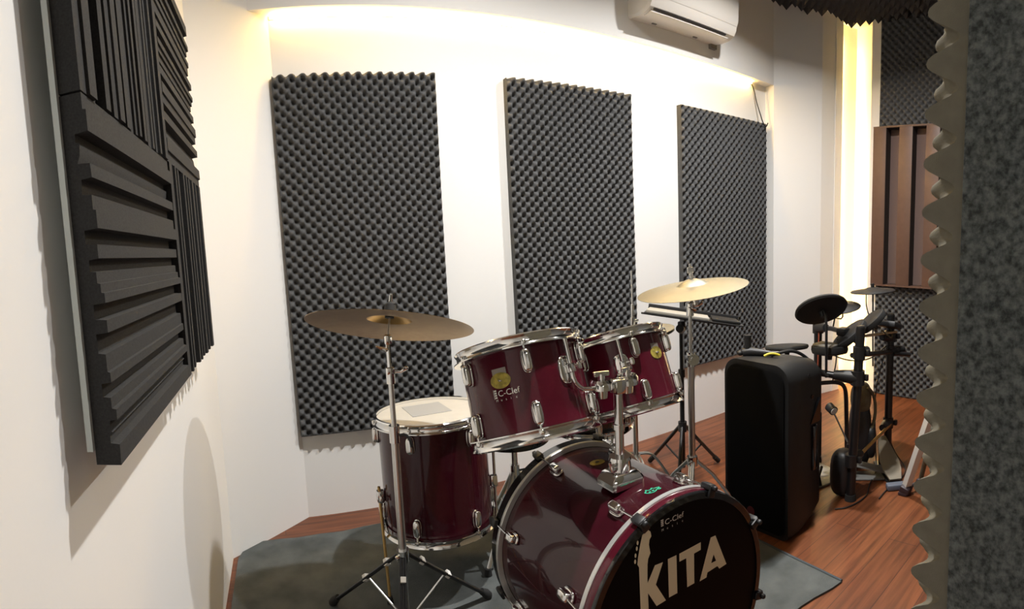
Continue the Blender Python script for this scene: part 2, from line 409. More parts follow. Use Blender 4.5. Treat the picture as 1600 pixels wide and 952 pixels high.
obj('channel_or_shield', MB().box((3.8115, 2.217, 1.57), (.046, .003, 2.46)), 'acwhite', ns)  # unseen plate added to keep the strip's light off pier and wall
c = MB().tube([(3.08, 2.508, 2.290), (3.10, 2.50, 2.25), (3.12, 2.495, 2.17), (3.135, 2.47, 2.08), (3.15, 2.462, 2.03), (3.19, 2.463, 2.0), (3.21, 2.462, 2.035)], .004, smooth=2)
single('power_cable', c, 'cable', 'thin dark cable hanging from the LED strip over the top of the right foam panel', 'cable')

# ------------------------------------------------------------------ rug
rug = thing('rug', (.7, 1.3, 0), 'dark grey felt rug with a worn edge under the drum kit', 'rug')
back = [(-.205, 2.20), (-.175, 2.29), (-.10, 2.325), (-.03, 2.33), (.05, 2.325), (.15, 2.335), (.25, 2.33), (.35, 2.345), (.5, 2.35), (.7, 2.36), (.95, 2.365), (1.2, 2.36)]
outl = back+[(1.66, 2.33), (1.655, 1.8), (1.645, 1.292), (1.62, 1.0), (1.608, .901), (1.56, .91), (1.48, .935), (1.415, .949), (1.2, .955), (.8, .955), (.4, .96), (0, .97), (-.21, .98), (-.222, 1.5), (-.216, 1.9)]
obj('pile', MB().prism(outl, Matrix.Translation((0, 0, .0005)), .008), 'rug', rug)
obj('binding', MB().tube([(1.657, 1.9, .0075), (1.647, 1.292, .0075), (1.622, 1.0, .0075), (1.61, .902, .0075)], .006, 8), 'rug_edge', rug)

# ------------------------------------------------------------------ drums
def cam_frame(c, ax):
    """rows: radial direction facing the camera, direction to the camera's right, axis"""
    ax = V(ax).normalized(); w = V((0, 0, EYE))-V(c); w = (w-ax*w.dot(ax)).normalized()
    return w, ax.cross(w), ax          # right as seen from the camera
def hoop_prof(r, up=1):
    p = [(r-.012, 0), (r-.002, .0015), (r+.0015, -.002), (r-.001, -.006), (r-.0035, -.010), (r-.0035, -.022), (r-.001, -.025), (r+.006, -.027), (r+.006, -.030), (r-.010, -.031), (r-.012, -.028), (r-.012, 0)]
    return [(a, b*up) for a, b in p]
LUG = MB().ball((0, 0, .010), (.0125, .029, .013), .62).ball((0, 0, .003), (.0135, .031, .005), .7).mesh('lug', M['chrome'], 60)
def on_drum(c, ax, r, phi, z):
    """matrix at the shell: local x tangential, y along the axis, z outwards"""
    w, rt, ax = cam_frame(c, ax); a = math.radians(phi)
    n = w*math.cos(a)+rt*math.sin(a); t = ax.cross(n) if False else n.cross(ax)
    R3 = Matrix((t*-1, ax, (t*-1).cross(ax))).transposed()
    if R3.col[2].dot(n) < 0: R3 = Matrix((t, ax, t.cross(ax))).transposed()
    return T(V(c)+ax*z+n*r, R3)
def drum(name, loc, label, c, ax, r, depth, phis, z_top, z_bot, shell='shell', group=None, bottom=True):
    """c is the centre of the top hoop's upper edge"""
    c = V(c); ax = V(ax).normalized()
    root = thing(name, loc, label, 'drum', group)
    rs = r-.014; Fm = T(c, frame(ax))
    obj('shell', MB().lathe([(rs, -.012), (rs, -depth+.012), (rs-.006, -depth+.012), (rs-.006, -.012), (rs, -.012)], Fm, 96), shell, root)
    obj('hoop', MB().lathe(hoop_prof(r), Fm, 96), 'chrome', root, 40, 'upper chrome hoop')
    obj('hoop', MB().lathe([(a, -depth-b) for a, b in hoop_prof(r)], Fm, 96), 'chrome', root, 40, 'lower chrome hoop')
    obj('batter_head', MB().lathe([(0, -.0095), (r-.013, -.0095), (r-.0125, -.014), (0, -.014)], Fm, 96), 'whead', root)
    obj('resonant_head', MB().lathe([(0, -depth+.003), (r-.013, -depth+.003), (r-.0125, -depth+.010), (0, -depth+.010)], Fm, 96), 'chead' if bottom else 'whead', root)
    for ph in phis:
        for z, sg in ((z_top, 1), (z_bot, -1)):
            m4 = on_drum(c, ax, rs, ph, z)
            lg = share('lug', LUG, root, m4)
            zz = -.026 if sg > 0 else -depth+.026
            rod = MB().cyl(m4 @ V((0, sg*.024, .013)), m4 @ V((0, zz-z, .013)), .0028, n=8)
            rod.ball(m4 @ V((0, zz-z+sg*.004, .014)), (.008, .008, .006), .7, m4.to_3x3(), 8)
            obj('tension_rod', rod, 'chrome', lg)
    return root
def badge(root, c, ax, r, phi, z, s=1.0, word=True):
    """oval yellow badge with an eyelet, grey tape above it and the maker's lettering below, bent round the shell"""
    w, rt, a = cam_frame(c, ax)
    def P(u, v, h=.0012):
        t = math.radians(phi)+u/r; n = w*math.cos(t)+rt*math.sin(t)
        return tuple(V(c)+a*(z+v)+n*(r+h))
    def grid(fn, nu=12):
        return fn
    mb = MB(); N = 28
    ring = [(.0200*s*math.cos(2*PI*i/N), .0145*s*math.sin(2*PI*i/N)) for i in range(N)]
    mb.add([P(0, 0, .0022)]+[P(u*.5, v*.5, .0022) for u, v in ring]+[P(u, v, .0018) for u, v in ring]+[P(u, v, .0) for u, v in ring],
           [(0, 1+i, 1+(i+1) % N) for i in range(N)]+[(1+i, 1+N+i, 1+N+(i+1) % N, 1+(i+1) % N) for i in range(N)]+[(1+N+i, 1+2*N+i, 1+2*N+(i+1) % N, 1+N+(i+1) % N) for i in range(N)])
    b = obj('badge', mb, 'gold', root)
    e = MB().ball(P(0, 0, .003), (.0045*s, .0045*s, .003), 1, None, 8); obj('eyelet', e, 'chrome', b)
    tp = MB(); U = [-.014+.028*i/8 for i in range(9)]
    tp.add([P(u*s, v*s, .0008) for u in U for v in (.008, .0225)], [(2*i, 2*i+2, 2*i+3, 2*i+1) for i in range(8)])
    obj('tape', tp, 'clear', root)
    if word:
        lt = MB()
        vs, fs = text('C-Clef', .0155*s); lt.add([P(-.010*s+x, -.028*s+y) for x, y, _ in vs], fs)
        for i, ch in enumerate('Music'):
            vs, fs = text(ch, .0062*s); lt.add([P(-.0165*s+i*.0098*s+x, -.0365*s+y) for x, y, _ in vs], fs)
        for k in range(4):
            v0 = -.0305*s+k*.0042*s
            lt.add([P(-.0175*s, v0), P(-.0125*s, v0), P(-.0125*s, v0+.003*s), P(-.0175*s, v0+.003*s)], [(0, 1, 2, 3)])
        lt.add([P(-.0190*s, -.0315*s), P(-.0183*s, -.0315*s), P(-.0183*s, -.0140*s), P(-.0190*s, -.0140*s)], [(0, 1, 2, 3)])
        obj('lettering', lt, 'white', root)

T1C, T1A, T1R, T1D = V((.6587, 1.35, .9488)), V((-.0014, .39, 1)), .176, .262
T2C, T2A, T2R, T2D = V((1.0213, 1.40, .9179)), V((-.0149, .396, 1)), .1647, .250
def bracket(root, c, ax, r, phi, z):
    m4 = on_drum(c, ax, r, phi, z)
    b = MB().ball((0, 0, 0), (.024, .036, .008), .75, None).mesh('mount_bracket', M['chrome'], 60)
    br = share('mount_bracket', b, root, m4)
    obj('eyebolt', MB().rbox(m4 @ V((.004, 0, .016)), (.020, .024, .020), .004, m4.to_3x3()).cyl(m4 @ V((.004, .004, .016)), m4 @ V((.028, .004, .022)), .004, n=8).ball(m4 @ V((.030, .004, .022)), (.008, .011, .004), .7, m4.to_3x3(), 8), 'chrome', br)
    return m4
a1 = T1A.normalized(); a2 = T2A.normalized()
t1 = drum('rack_tom', T1C-a1*T1D, 'left burgundy rack tom with chrome lugs and white lettering, above the bass drum', T1C, T1A, T1R, T1D, [5+60*k for k in range(6)], -.066, -.196, group='rack toms')
badge(t1, T1C, T1A, T1R-.014, -21, -.100, 1.35)
B1 = bracket(t1, T1C, T1A, T1R-.014, 41, -.105)
t2 = drum('rack_tom', T2C-a2*T2D, 'right burgundy rack tom above the bass drum, beside the pale crash cymbal', T2C, T2A, T2R, T2D, [-40+60*k for k in range(6)], -.062, -.188, group='rack toms')
badge(t2, T2C, T2A, T2R-.014, 50, -.09, 1.3, False)
B2 = bracket(t2, T2C, T2A, T2R-.014, 2, -.105)
FC, FA, FR, FD = V((.5597, 1.9, .6349)), V((-.0077, .0527, 1)), .2122, .4211
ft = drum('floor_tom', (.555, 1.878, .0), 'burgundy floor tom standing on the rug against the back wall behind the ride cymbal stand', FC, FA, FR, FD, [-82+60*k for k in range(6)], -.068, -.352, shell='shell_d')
mp = MB(); Fm = T(FC, frame(FA))
mp.lathe([(0, -.0088), (.0001, -.0085), (.115, -.0085), (.115, -.009)], T(FC+V((.03, .035, 0)), frame(FA)), 40)
obj('muffle_patch', MB().prism([(-.105, .0), (.045, .0), (.045, .165), (-.105, .165)], T(FC+V((.03, 0, .0)), frame(FA)) @ Matrix.Translation((0, -.03, -.0092)), .0012), 'patch', ft)
for i, ph in enumerate((-75, 88, 200)):
    m4 = on_drum(FC, FA, FR-.014, ph, -.285)
    br = obj('leg_bracket', MB().rbox(m4 @ V((0, 0, .014)), (.030, .044, .028), .006, m4.to_3x3()).cyl(m4 @ V((.014, 0, .016)), m4 @ V((.034, 0, .018)), .0045, n=8).ball(m4 @ V((.037, 0, .018)), (.005, .013, .007), .7, m4.to_3x3(), 8), 'chrome', ft)
    p = m4 @ V((0, 0, .018)); out = (p-V((FC.x, FC.y, p.z))).normalized()
    foot = V((p.x, p.y, .012))+out*.055
    if i == 0: foot = V((.338, 1.785, .012))
    top = p+V((0, 0, .035 if i == 0 else .115))
    obj('leg', MB().tube([top, p, foot] if i == 0 else [top, p, p-V((0, 0, .08)), V((p.x, p.y, .14))+out*.008, foot], .0055, 10), 'goldbar' if i == 0 else 'chrome', ft, label='brass-toned leg' if i == 0 else None)
    obj('rubber_foot', MB().cyl(foot-V((0, 0, .0025)), foot+V((0, 0, .02)), .012, .009, 14), 'rubber', ft)

# ---- bass drum: local frame with z out of the front head
BC = V((.8852, .937, .299)); BA = V((-.0274, -.99937, .0224)).normalized(); BX = V((1, -.0274, 0)).normalized()
BX = (BX-BA*BX.dot(BA)).normalized(); BY = BA.cross(BX)
if BY.z < 0: BY = -BY
FB = T(BC, Matrix((BX, BY, BX.cross(BY))).transposed())
sgn = 1 if BX.cross(BY).dot(BA) > 0 else -1
def bpt(u, v, t): return BC+BX*u+BY*v-BA*t          # t metres behind the front edge
FL = T(BC, frame(BA))
RB = .295; BL = .540
bd = thing('bass_drum', (BC.x, BC.y+.27, .009), 'large burgundy bass drum with a black front head lettered in cream, lying on the rug', 'drum')
def rg(prof): return MB().lathe([(r, -t) for r, t in prof], FL, 128)
rs = .280
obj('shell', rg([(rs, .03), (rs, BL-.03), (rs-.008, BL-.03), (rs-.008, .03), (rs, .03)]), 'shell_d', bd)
h1 = obj('hoop', rg([(RB-.0005, .008), (RB, .010), (RB, .033), (RB-.0005, .034), (rs+.002, .034), (rs+.002, .008), (RB-.0005, .008)]), 'shell', bd, label='front burgundy hoop with silver inlay')
obj('black_edge', rg([(rs-.004, .0), (RB-.003, .0), (RB-.0004, .002), (RB+.0002, .009), (rs+.001, .009), (rs-.004, .004), (rs-.004, 0)]), 'blackgl', h1)
obj('inlay', rg([(RB+.0005, .0345), (RB+.0022, .0365), (RB+.0022, .0465), (RB+.0005, .0485), (rs+.001, .0485), (rs+.001, .0345), (RB+.0005, .0345)]), 'inlay', h1)
h2 = obj('hoop', rg([(RB, .503), (RB, .540), (rs-.004, .540), (rs-.004, .503), (RB, .503)]), 'blackgl', bd, label='rear black hoop with silver inlay')
obj('inlay', rg([(RB+.0005, .492), (RB+.0022, .494), (RB+.0022, .5025), (RB+.0005, .5045), (rs+.001, .5045), (rs+.001, .492), (RB+.0005, .492)]), 'inlay', h2)
obj('front_head', rg([(0, .004), (rs-.003, .004), (rs-.003, .008), (0, .008)]), 'bhead', bd)
obj('rear_head', rg([(0, .536), (rs-.003, .536), (rs-.003, .532), (0, .532)]), 'whead', bd)
# lettering: traced letters lying flat on the head
def letters(polys, holes=()):
    mb = MB()
    for q in polys:
        bm = bmesh.new(); vv = [bm.verts.new(bpt(u, v, .0034)) for u, v in q]; bm.faces.new(vv)
        bmesh.ops.triangulate(bm, faces=bm.faces[:], ngon_method='EAR_CLIP'); mb.bm(bm)
    return mb
STEM = [(-.1067, .2499), (-.0995, .2425), (-.0976, .2308), (-.1035, .2240), (-.1058, .2130), (-.1025, .1905), (-.1095, .1791), (-.1122, .1661), (-.1140, .1317), (-.1140, .052), (-.1375, .052), (-.1372, .1689), (-.1418, .1777), (-.1389, .194), (-.1313, .2224), (-.1239, .244), (-.1151, .2512)]
KARM = [(-.1140, .1206), (-.0902, .1551), (-.065, .153), (-.0894, .1063), (-.0600, .0530), (-.0896, .0520), (-.1140, .0956)]
LI = [(-.0495, .1540), (-.0217, .1530), (-.0228, .0545), (-.0501, .0555)]
LT = [(-.0122, .1525), (.0617, .1528), (.0609, .1325), (.0372, .1325), (.0351, .0539), (.0105, .0545), (.0100, .1315), (-.0128, .1319)]
LA = [[(.0979, .1503), (.1153, .1490), (.1120, .1170), (.1066, .1003), (.0968, .0802), (.0824, .0612), (.0783, .0494), (.0536, .05)],
      [(.1153, .1490), (.1542, .0522), (.1265, .0516), (.1198, .0619), (.1150, .0792), (.1066, .1003), (.1120, .1170)],
      [(.0824, .0612), (.0968, .0802), (.1150, .0792), (.1198, .0619)]]
obj('lettering', letters([STEM, KARM, LI, LT]+LA), 'cream', bd, label='cream KITA lettering with a guitar neck for the K stem')
pg = MB()
for u, v in [(-.1385, .2293), (-.1415, .2166), (-.1460, .2012), (-.1478, .1872)]:
    pg.add([tuple(bpt(u+.0028*math.cos(k*PI/6), v+.0055*math.sin(k*PI/6), .0034)) for k in range(12)], [tuple(range(12))])
obj('tuner_pegs', pg, 'cream', bd)
lt = MB()
vs, fs = text('C-Clef', .0265); lt.add([tuple(bpt(-.0555+x*.86, .2425+y*.72, .0034)) for x, y, _ in vs], fs)
for i, ch in enumerate('Music'):
    vs, fs = text(ch, .009); lt.add([tuple(bpt(-.066+i*.0165+x, .230+y, .0034)) for x, y, _ in vs], fs)
for k in range(4):
    lt.add([tuple(bpt(u, v, .0034)) for u, v in ((-.067, .2425+k*.0045), (-.059, .2425+k*.0045), (-.059, .2455+k*.0045), (-.067, .2455+k*.0045))], [(0, 1, 2, 3)])
obj('maker_lettering', lt, 'white', bd)
# hardware
def bshell(phi, t, r):
    a = math.radians(phi); n = BX*math.sin(a)+BY*math.cos(a); tg = BX*math.cos(a)-BY*math.sin(a)
    return T(BC-BA*t+n*r, Matrix((tg, -BA, tg.cross(-BA))).transposed()), n
LUGB = MB().ball((0, 0, .013), (.012, .022, .015), .55).ball((0, 0, .004), (.016, .026, .006), .7).mesh('lug', M['chrome'], 60)
for k in range(8):
    ph = -24.5+45*k-.8*(k % 2)
    if 150 < ph % 360 < 210 and False: continue
    for t, hoop_t, s in ((.115, .012, -1), (.425, .528, 1)):
        m4, n = bshell(ph, t, rs)
        if m4.col[2].xyz.dot(n) < 0: m4 = m4 @ Matrix.Rotation(PI, 4, 'Y')
        lg = share('lug', LUGB, bd, m4)
        c0 = BC-BA*hoop_t+n*(RB+.007)
        obj('tension_rod', MB().cyl(m4 @ V((0, 0, .017)), c0, .003, n=8), 'chrome', lg)
        R3 = m4.to_3x3()
        cl = MB().rbox(c0+n*.002, (.026, .036, .016), .005, R3).rbox(c0-BA*(s*.016)-n*.008, (.022, .008, .030), .003, R3)
        cl.ball(c0+BA*(-s*.024)+n*.002, (.007, .008, .007), .8, R3, 8)
        obj('claw_hook', cl, 'black', lg)
# spurs at the sides
for ph in (106, -106):
    m4, n = bshell(ph, .14, rs)
    q = BC-BA*.14+n*(rs+.012)
    obj('spur', MB().rbox(q, (.03, .05, .03), .006, m4.to_3x3()).tube([q, V((q.x+(.07 if n.x > 0 else -.07), q.y-.13, .022))], .007, 10).ball((q.x+(.07 if n.x > 0 else -.07), q.y-.13, .020), (.011, .011, .011), 1, None, 8), 'chrome', bd)
# yellow oval badge and green sticker on the shell
def wrap(u, v, r=rs+.0012, ph0=0, t0=0):
    a = math.radians(ph0)+u/r; n = BX*math.sin(a)+BY*math.cos(a); return tuple(BC-BA*(t0+v)+n*r)
bg = MB().add([wrap(.024*math.cos(k*PI/14), .019*math.sin(k*PI/14), ph0=-2.6, t0=.362) for k in range(28)], [tuple(range(28))])
bo = obj('badge', bg, 'gold', bd)
obj('eyelet', MB().add([wrap(.007*math.cos(k*PI/8), .006*math.sin(k*PI/8), rs+.002, -2.6, .362) for k in range(16)], [tuple(range(16))]), 'black', bo)
gs = MB()
pts = [(-.020, .004), (-.014, .010), (-.004, .013), (.006, .011), (.011, .006), (.020, .010), (.026, .006), (.022, .002), (.027, -.002), (.019, -.003), (.010, -.003), (.006, -.010), (.002, -.004), (-.008, -.004), (-.012, -.011), (-.016, -.003), (-.022, -.002)]
for a, b in zip(pts, pts[1:]+pts[:1]):
    d = V((b[0]-a[0], b[1]-a[1])); nn = V((-d.y, d.x)).normalized()*.0016
    gs.add([wrap(a[0]+nn.x, -a[1]-nn.y, ph0=-1.9, t0=.109), wrap(b[0]+nn.x, -b[1]-nn.y, ph0=-1.9, t0=.109), wrap(b[0]-nn.x, -b[1]+nn.y, ph0=-1.9, t0=.109), wrap(a[0]-nn.x, -a[1]+nn.y, ph0=-1.9, t0=.109)], [(0, 1, 2, 3)])
for (u, v, q) in ((-.010, .005, .004), (.001, .005, .0045), (.018, .004, .004)):
    gs.add([wrap(u+q*math.cos(k*PI/4), -v+q*.7*math.sin(k*PI/4), rs+.0014, -1.9, .109) for k in range(8)], [tuple(range(8))])
obj('sticker', gs, 'green', bd)
# tom holder
zt = BC.z+rs
px, py = .851, 1.149
th_ = obj('tom_holder', MB().loft([[V((px+x*s, py+y*s*1.0, z)) for x, y in [(-.052, -.036), (-.044, -.042), (.044, -.042), (.052, -.036), (.052, .036), (.044, .042), (-.044, .042), (-.052, .036)]] for s, z in ((1.0, zt-.006), (1.0, zt+.010), (.80, zt+.028), (.62, zt+.034))]).cyl((px, py, zt+.03), (px, py, zt+.062), .031, .028, 28).cyl((px, py, zt+.062), (px, py, zt+.070), .031, .029, 28)
         .rbox((px-.036, py-.018, zt+.05), (.018, .012, .022), .003).tube([(px-.036, py-.02, zt+.05), (px-.05, py-.032, zt+.052), (px-.056, py-.03, zt+.075)], .0045), 'chrome', bd, 30)
obj('post', MB().cyl((px, py, zt+.05), (px, py, .855), .0125, n=24).cyl((px, py, .724), (px, py, .738), .0165, n=24).rbox((px+.022, py-.004, .731), (.02, .01, .008), .002), 'chrome', th_)
hz = .842
hd = MB().rbox((px, py, hz), (.034, .038, .040), .006)
for sx in (-1, 1):
    cx = px+sx*.040; cy = py+(.018 if sx < 0 else .012)
    hd.cyl((cx, cy, hz-.004), (cx, cy, hz+.016), .031, .031, 30).cyl((cx, cy, hz+.016), (cx, cy, hz+.022), .031, .026, 30).cyl((cx, cy, hz-.028), (cx, cy, hz-.004), .016, .018, 20)
obj('clamp', hd, 'chrome', th_, 30)
for sx in (-1, 1):
    cx = px+sx*.040; cy = py+(.018 if sx < 0 else .012)
    obj('wing_nut', MB().cyl((cx, cy, hz+.02), (cx, cy, hz+.036), .010, .008, 16).rbox((cx, cy, hz+.036), (.046, .009, .014), .004, Matrix.Rotation(.25*sx, 3, 'Z')), 'chrome', th_)
for Bm, cx, cy in ((B1, px-.040, py+.018), (B2, px+.040, py+.012)):
    p = Bm @ V((.004, 0, .016)); ax = Bm.to_3x3() @ V((0, 1, 0))
    lo = p-ax*.052; hi = p+ax*.075
    obj('arm', MB().tube([(cx, cy, hz), V((cx, cy, hz)).lerp(lo, .6)+V((0, 0, -.004)), lo+(V((cx, cy, hz))-lo)*.18, lo+ax*.018, p, hi], .0062, 12, 1), 'chrome', th_)

# ------------------------------------------------------------------ cymbals and stands
def cymbal_prof(R, bell_r, bell_h, bow, t=.0012):
    up = []
    N = 14
    for i in range(N+1):
        r = bell_r*i/N; up.append((r, bow+bell_h*(1-(i/N)**2.2)))
    for i in range(1, 19):
        q = i/18; up.append((bell_r+(R-bell_r)*q, bow*(1-q**1.6)))
    up[0] = (.006, up[0][1])
    dn = [(r, z-t) for r, z in up[::-1]]
    return up+dn+[up[0]]
def cymbal(name, c, ax, R, m, label, bell_m=None, group='cymbals'):
    c = V(c); ax = V(ax).normalized()
    F = T(c, frame(ax)); pr = cymbal_prof(R, R*.27, R*.10, R*.085)
    if bell_m:
        k = 15; n = len(pr)//2
        root = thing(name, c, label, 'cymbal', group)
        up = pr[:33]; 
        bow_p = up[14:]; bell_p = up[:15]
        obj('bow', MB().lathe(bow_p+[(r, z-.0012) for r, z in bow_p[::-1]]+[bow_p[0]], F, 96), m, root, 50)
        obj('bell', MB().lathe(bell_p+[(r, z-.0012) for r, z in bell_p[::-1]]+[bell_p[0]], F, 64), bell_m, root, 50)
        return root, c+ax*(R*.185)
    o = single(name, MB().lathe(pr, F, 96), m, label, 'cymbal', group, 50)
    return o, c+ax*(R*.185)
_, rb = cymbal('ride_cymbal', (.3564, 1.5909, 1.0022), (.2175, .2828, 1), .254, 'bronze', 'dark bronze ride cymbal showing its underside, left of the rack toms', 'bronze_bell')
_, cb = cymbal('crash_cymbal', (1.3885, 1.4037, 1.0437), (-.152, .0278, 1), .203, 'brass', 'pale golden crash cymbal on a chrome stand, right of the rack toms')

def stand(base, hub_z, topz, cym, cax, feet_r, angs, label, bow=0, black_top=True, tape=False, thin=.0085):
    x, y = base
    r = thing('cymbal_stand', (x, y, .009), label, 'cymbal stand', 'cymbal stands')
    za, zb = .062, hub_z+.25
    obj('pole', MB().cyl((x, y, za), (x, y, hub_z+.02), .0085, n=16).cyl((x, y, hub_z-.01), (x, y, zb+.14), .0125, n=20).cyl((x, y, zb+.14), (x, y, topz-.10), thin, n=16), 'satin', r)
    obj('collar', MB().cyl((x, y, zb+.11), (x, y, zb+.155), .0165, n=20).cyl((x, y, zb+.155), (x, y, zb+.163), .0168, n=20), 'chrome', r)
    if tape: obj('wing_screw', MB().tube([(x+.012, y-.004, zb+.13), (x+.03, y-.012, zb+.135), (x+.042, y-.02, zb+.12), (x+.046, y-.02, zb+.095)], .0045, 8, 1), 'black', r)
    else: obj('wing_screw', MB().cyl((x-.002, y-.010, zb+.14), (x-.014, y-.030, zb+.14), .021, n=24).cyl((x-.012, y-.028, zb+.14), (x-.016, y-.034, zb+.14), .012, n=16), 'chrome', r)
    obj('hub', MB().cyl((x, y, hub_z-.018), (x, y, hub_z+.018), .020, n=20).rbox((x-.02, y-.012, hub_z), (.016, .010, .014), .003), 'chrome', r)
    for a in angs:
        a = math.radians(a); d = V((math.cos(a), math.sin(a), 0)); tg = V((-d.y, d.x, 0))
        p0 = V((x, y, hub_z))+d*.018; p2 = V((x, y, .022))+d*feet_r
        pm = p0.lerp(p2, .5)+V((0, 0, bow))+d*bow*.8
        pts = [p0, p0.lerp(pm, .5)+V((0, 0, bow*.45)), pm, pm.lerp(p2, .5)+V((0, 0, bow*.25)), p2]
        lb = MB()
        for s in (-1, 1): lb.tube([p+tg*s*.0075 for p in pts], .0042, 8)
        lb.tube([pts[0]-V((0, 0, .003))]+[p-V((0, 0, .003)) for p in pts[1:]], .0065, 8)
        lg = obj('leg', lb, 'blackmetal' if tape else 'satin', r)
        dd = (p2-pts[-2]).normalized()
        obj('rubber_foot', MB().tube([p2-dd*.035, p2-dd*.01, p2+V((0, 0, -.004)), p2+V((0, 0, -.010))], [.011, .015, .016, .014], 12), 'rubber', lg)
        if tape:
            for q in (.16, .47):
                c0 = p0.lerp(p2, q); obj('tape_band', MB().box(c0, (.016, .020, .016), frame(p2-p0)), 'white', lg)
        b0 = V((x, y, za+.012))+d*.012; b1 = p0.lerp(p2, .44)
        obj('brace', MB().tube([b0, b1], .0035, 8), 'satin', r)
    obj('lower_collar', MB().cyl((x, y, za), (x, y, za+.024), .016, n=18), 'chrome', r)
    # tilter and cymbal rod
    cax = V(cax).normalized(); cym = V(cym); t0 = V((x, y, topz-.10))
    j = cym-cax*.085
    tl = MB().tube([t0, t0+V((0, 0, .02)), j], .0075, 10).cyl(t0-V((0, 0, .035)), t0+V((0, 0, .012)), .0135, n=18)
    tl.rbox(j, (.022, .024, .030), .005).rbox(t0+V((0, 0, .004)), (.026, .026, .022), .005)
    obj('tilter', tl, 'chrome', r)
    obj('wing_nut', MB().tube([t0+V((.012, -.006, .002)), t0+V((.03, -.012, 0)), t0+V((.045, -.014, .008))], [.006, .004, .006], 8).ball(t0+V((.047, -.014, .009)), (.007, .005, .007), 1, None, 8), 'chrome', r)
    obj('wing_nut', MB().tube([j+V((-.006, -.006, -.03)), j+V((-.026, -.012, -.022)), j+V((-.04, -.016, -.014))], [.006, .005, .003], 8), 'chrome', r)
    obj('cymbal_rod', MB().cyl(j, cym+cax*.055, .0035, n=10), 'satin', r)
    obj('felt_washer', MB().cyl(cym-cax*.020, cym-cax*.003, .014, n=20), 'rubber', r)
    if black_top:
        obj('top_nut', MB().cyl(cym+cax*.002, cym+cax*.020, .019, .017, 20).ball(cym+cax*.024, (.014, .014, .007), 1, None, 8), 'rubber', r)
        obj('rod_tip', MB().cyl(cym+cax*.03, cym+cax*.050, .006, .005, 10), 'chrome', r)
    else:
        obj('top_nut', MB().tube([cym+cax*.004, cym+cax*.018], .008, 10).rbox(cym+cax*.032, (.030, .007, .022), .003), 'satin', r)
    return r
stand((.352, 1.594), .287, .965, rb, (.2175, .2828, 1), .318, (131, 15, 253), 'chrome cymbal stand with black taped legs on the rug, holding the dark ride cymbal', tape=True)
stand((1.380, 1.412), .40, 1.082, cb, (-.152, .0278, 1), .235, (100, -20, 220), 'chrome cymbal stand behind the bass drum, holding the pale crash cymbal', bow=.03, black_top=False, thin=.0066)

# hi-hat
hx, hy = 1.42, 1.80
hh = thing('hi_hat_stand', (hx, hy, 0.009), 'chrome hi-hat stand with a thin pull rod, half hidden behind the right rack tom', 'hi-hat stand')
obj('pole', MB().cyl((hx, hy, .06), (hx, hy, .56), .012, n=18).cyl((hx, hy, .56), (hx, hy, .80), .009, n=16), 'chrome', hh)
obj('pull_rod', MB().cyl((hx, hy, .80), (hx, hy, 1.095), .0035, n=10), 'satin', hh)
obj('clutch', MB().cyl((hx, hy, .86), (hx, hy, .90), .011, n=14).rbox((hx+.014, hy-.01, .885), (.018, .008, .012), .002).cyl((hx, hy, .90), (hx, hy, .955), .007, n=12), 'chrome', hh)
obj('collar', MB().cyl((hx, hy, .54), (hx, hy, .58), .017, n=18), 'chrome', hh)
for a in (250, 350, 110):
    a = math.radians(a); d = V((math.cos(a), math.sin(a), 0)); tg = V((-d.y, d.x, 0)); lb = MB()
    p0 = V((hx, hy, .30))+d*.016; p1 = V((hx, hy, .27))+d*.10; p2 = V((hx, hy, .022))+d*.25
    for s in (-1, 1): lb.tube([p0+tg*s*.007, p0.lerp(p1, .5)+tg*s*.007+V((0, 0, .01)), p1+tg*s*.007, p2+tg*s*.007], .0045, 8, 2)
    lg = obj('leg', lb, 'satin', hh)
    obj('rubber_foot', MB().cyl(p2-V((0, 0, .012)), p2+V((0, 0, .018)), .014, .011, 12), 'rubber', lg)
obj('foot_pedal', MB().rbox((hx-.02, hy+.14, .03), (.085, .26, .012), .004, Matrix.Rotation(.1, 3, 'X')), 'satin', hh)
for zz, sg in ((.832, 1), (.820, -1)):
    F = T((hx, hy, zz), frame((-.11*sg, .08*sg, sg)))
    single('hi_hat_cymbal', MB().lathe(cymbal_prof(.178, .048, .018, .014), F, 72), 'brass', ('upper' if sg > 0 else 'lower')+' pale bronze hi-hat cymbal peeking out right of the right rack tom', 'cymbal', 'hi-hat pair', 50)

# snare drum hidden behind the toms with its stand
sc_ = V((1.235, 1.86, .60)); sa = V((-.03, -.05, 1)).normalized()
sd = drum('snare_drum', sc_-sa*.14, 'dark snare drum with chrome strainer, half hidden behind the right rack tom', sc_, sa, .178, .14, [10+45*k for k in range(8)], -.052, -.092, shell='blackgl')
m4 = on_drum(sc_, sa, .166, 42, -.075)
obj('strainer', MB().rbox(m4 @ V((0, 0, .012)), (.032, .062, .024), .005, m4.to_3x3()).tube([m4 @ V((.0, .02, .02)), m4 @ V((.02, .03, .04)), m4 @ V((.03, .0, .046))], .005).cyl(m4 @ V((0, -.03, .02)), m4 @ V((0, -.03, .04)), .012, n=14), 'chrome', sd)
ss = thing('snare_stand', (1.235, 1.86, .009), 'black and chrome snare basket stand behind the bass drum', 'snare stand')
obj('pole', MB().cyl((1.235, 1.86, .05), (1.235, 1.86, .40), .012, n=16), 'chrome', ss)
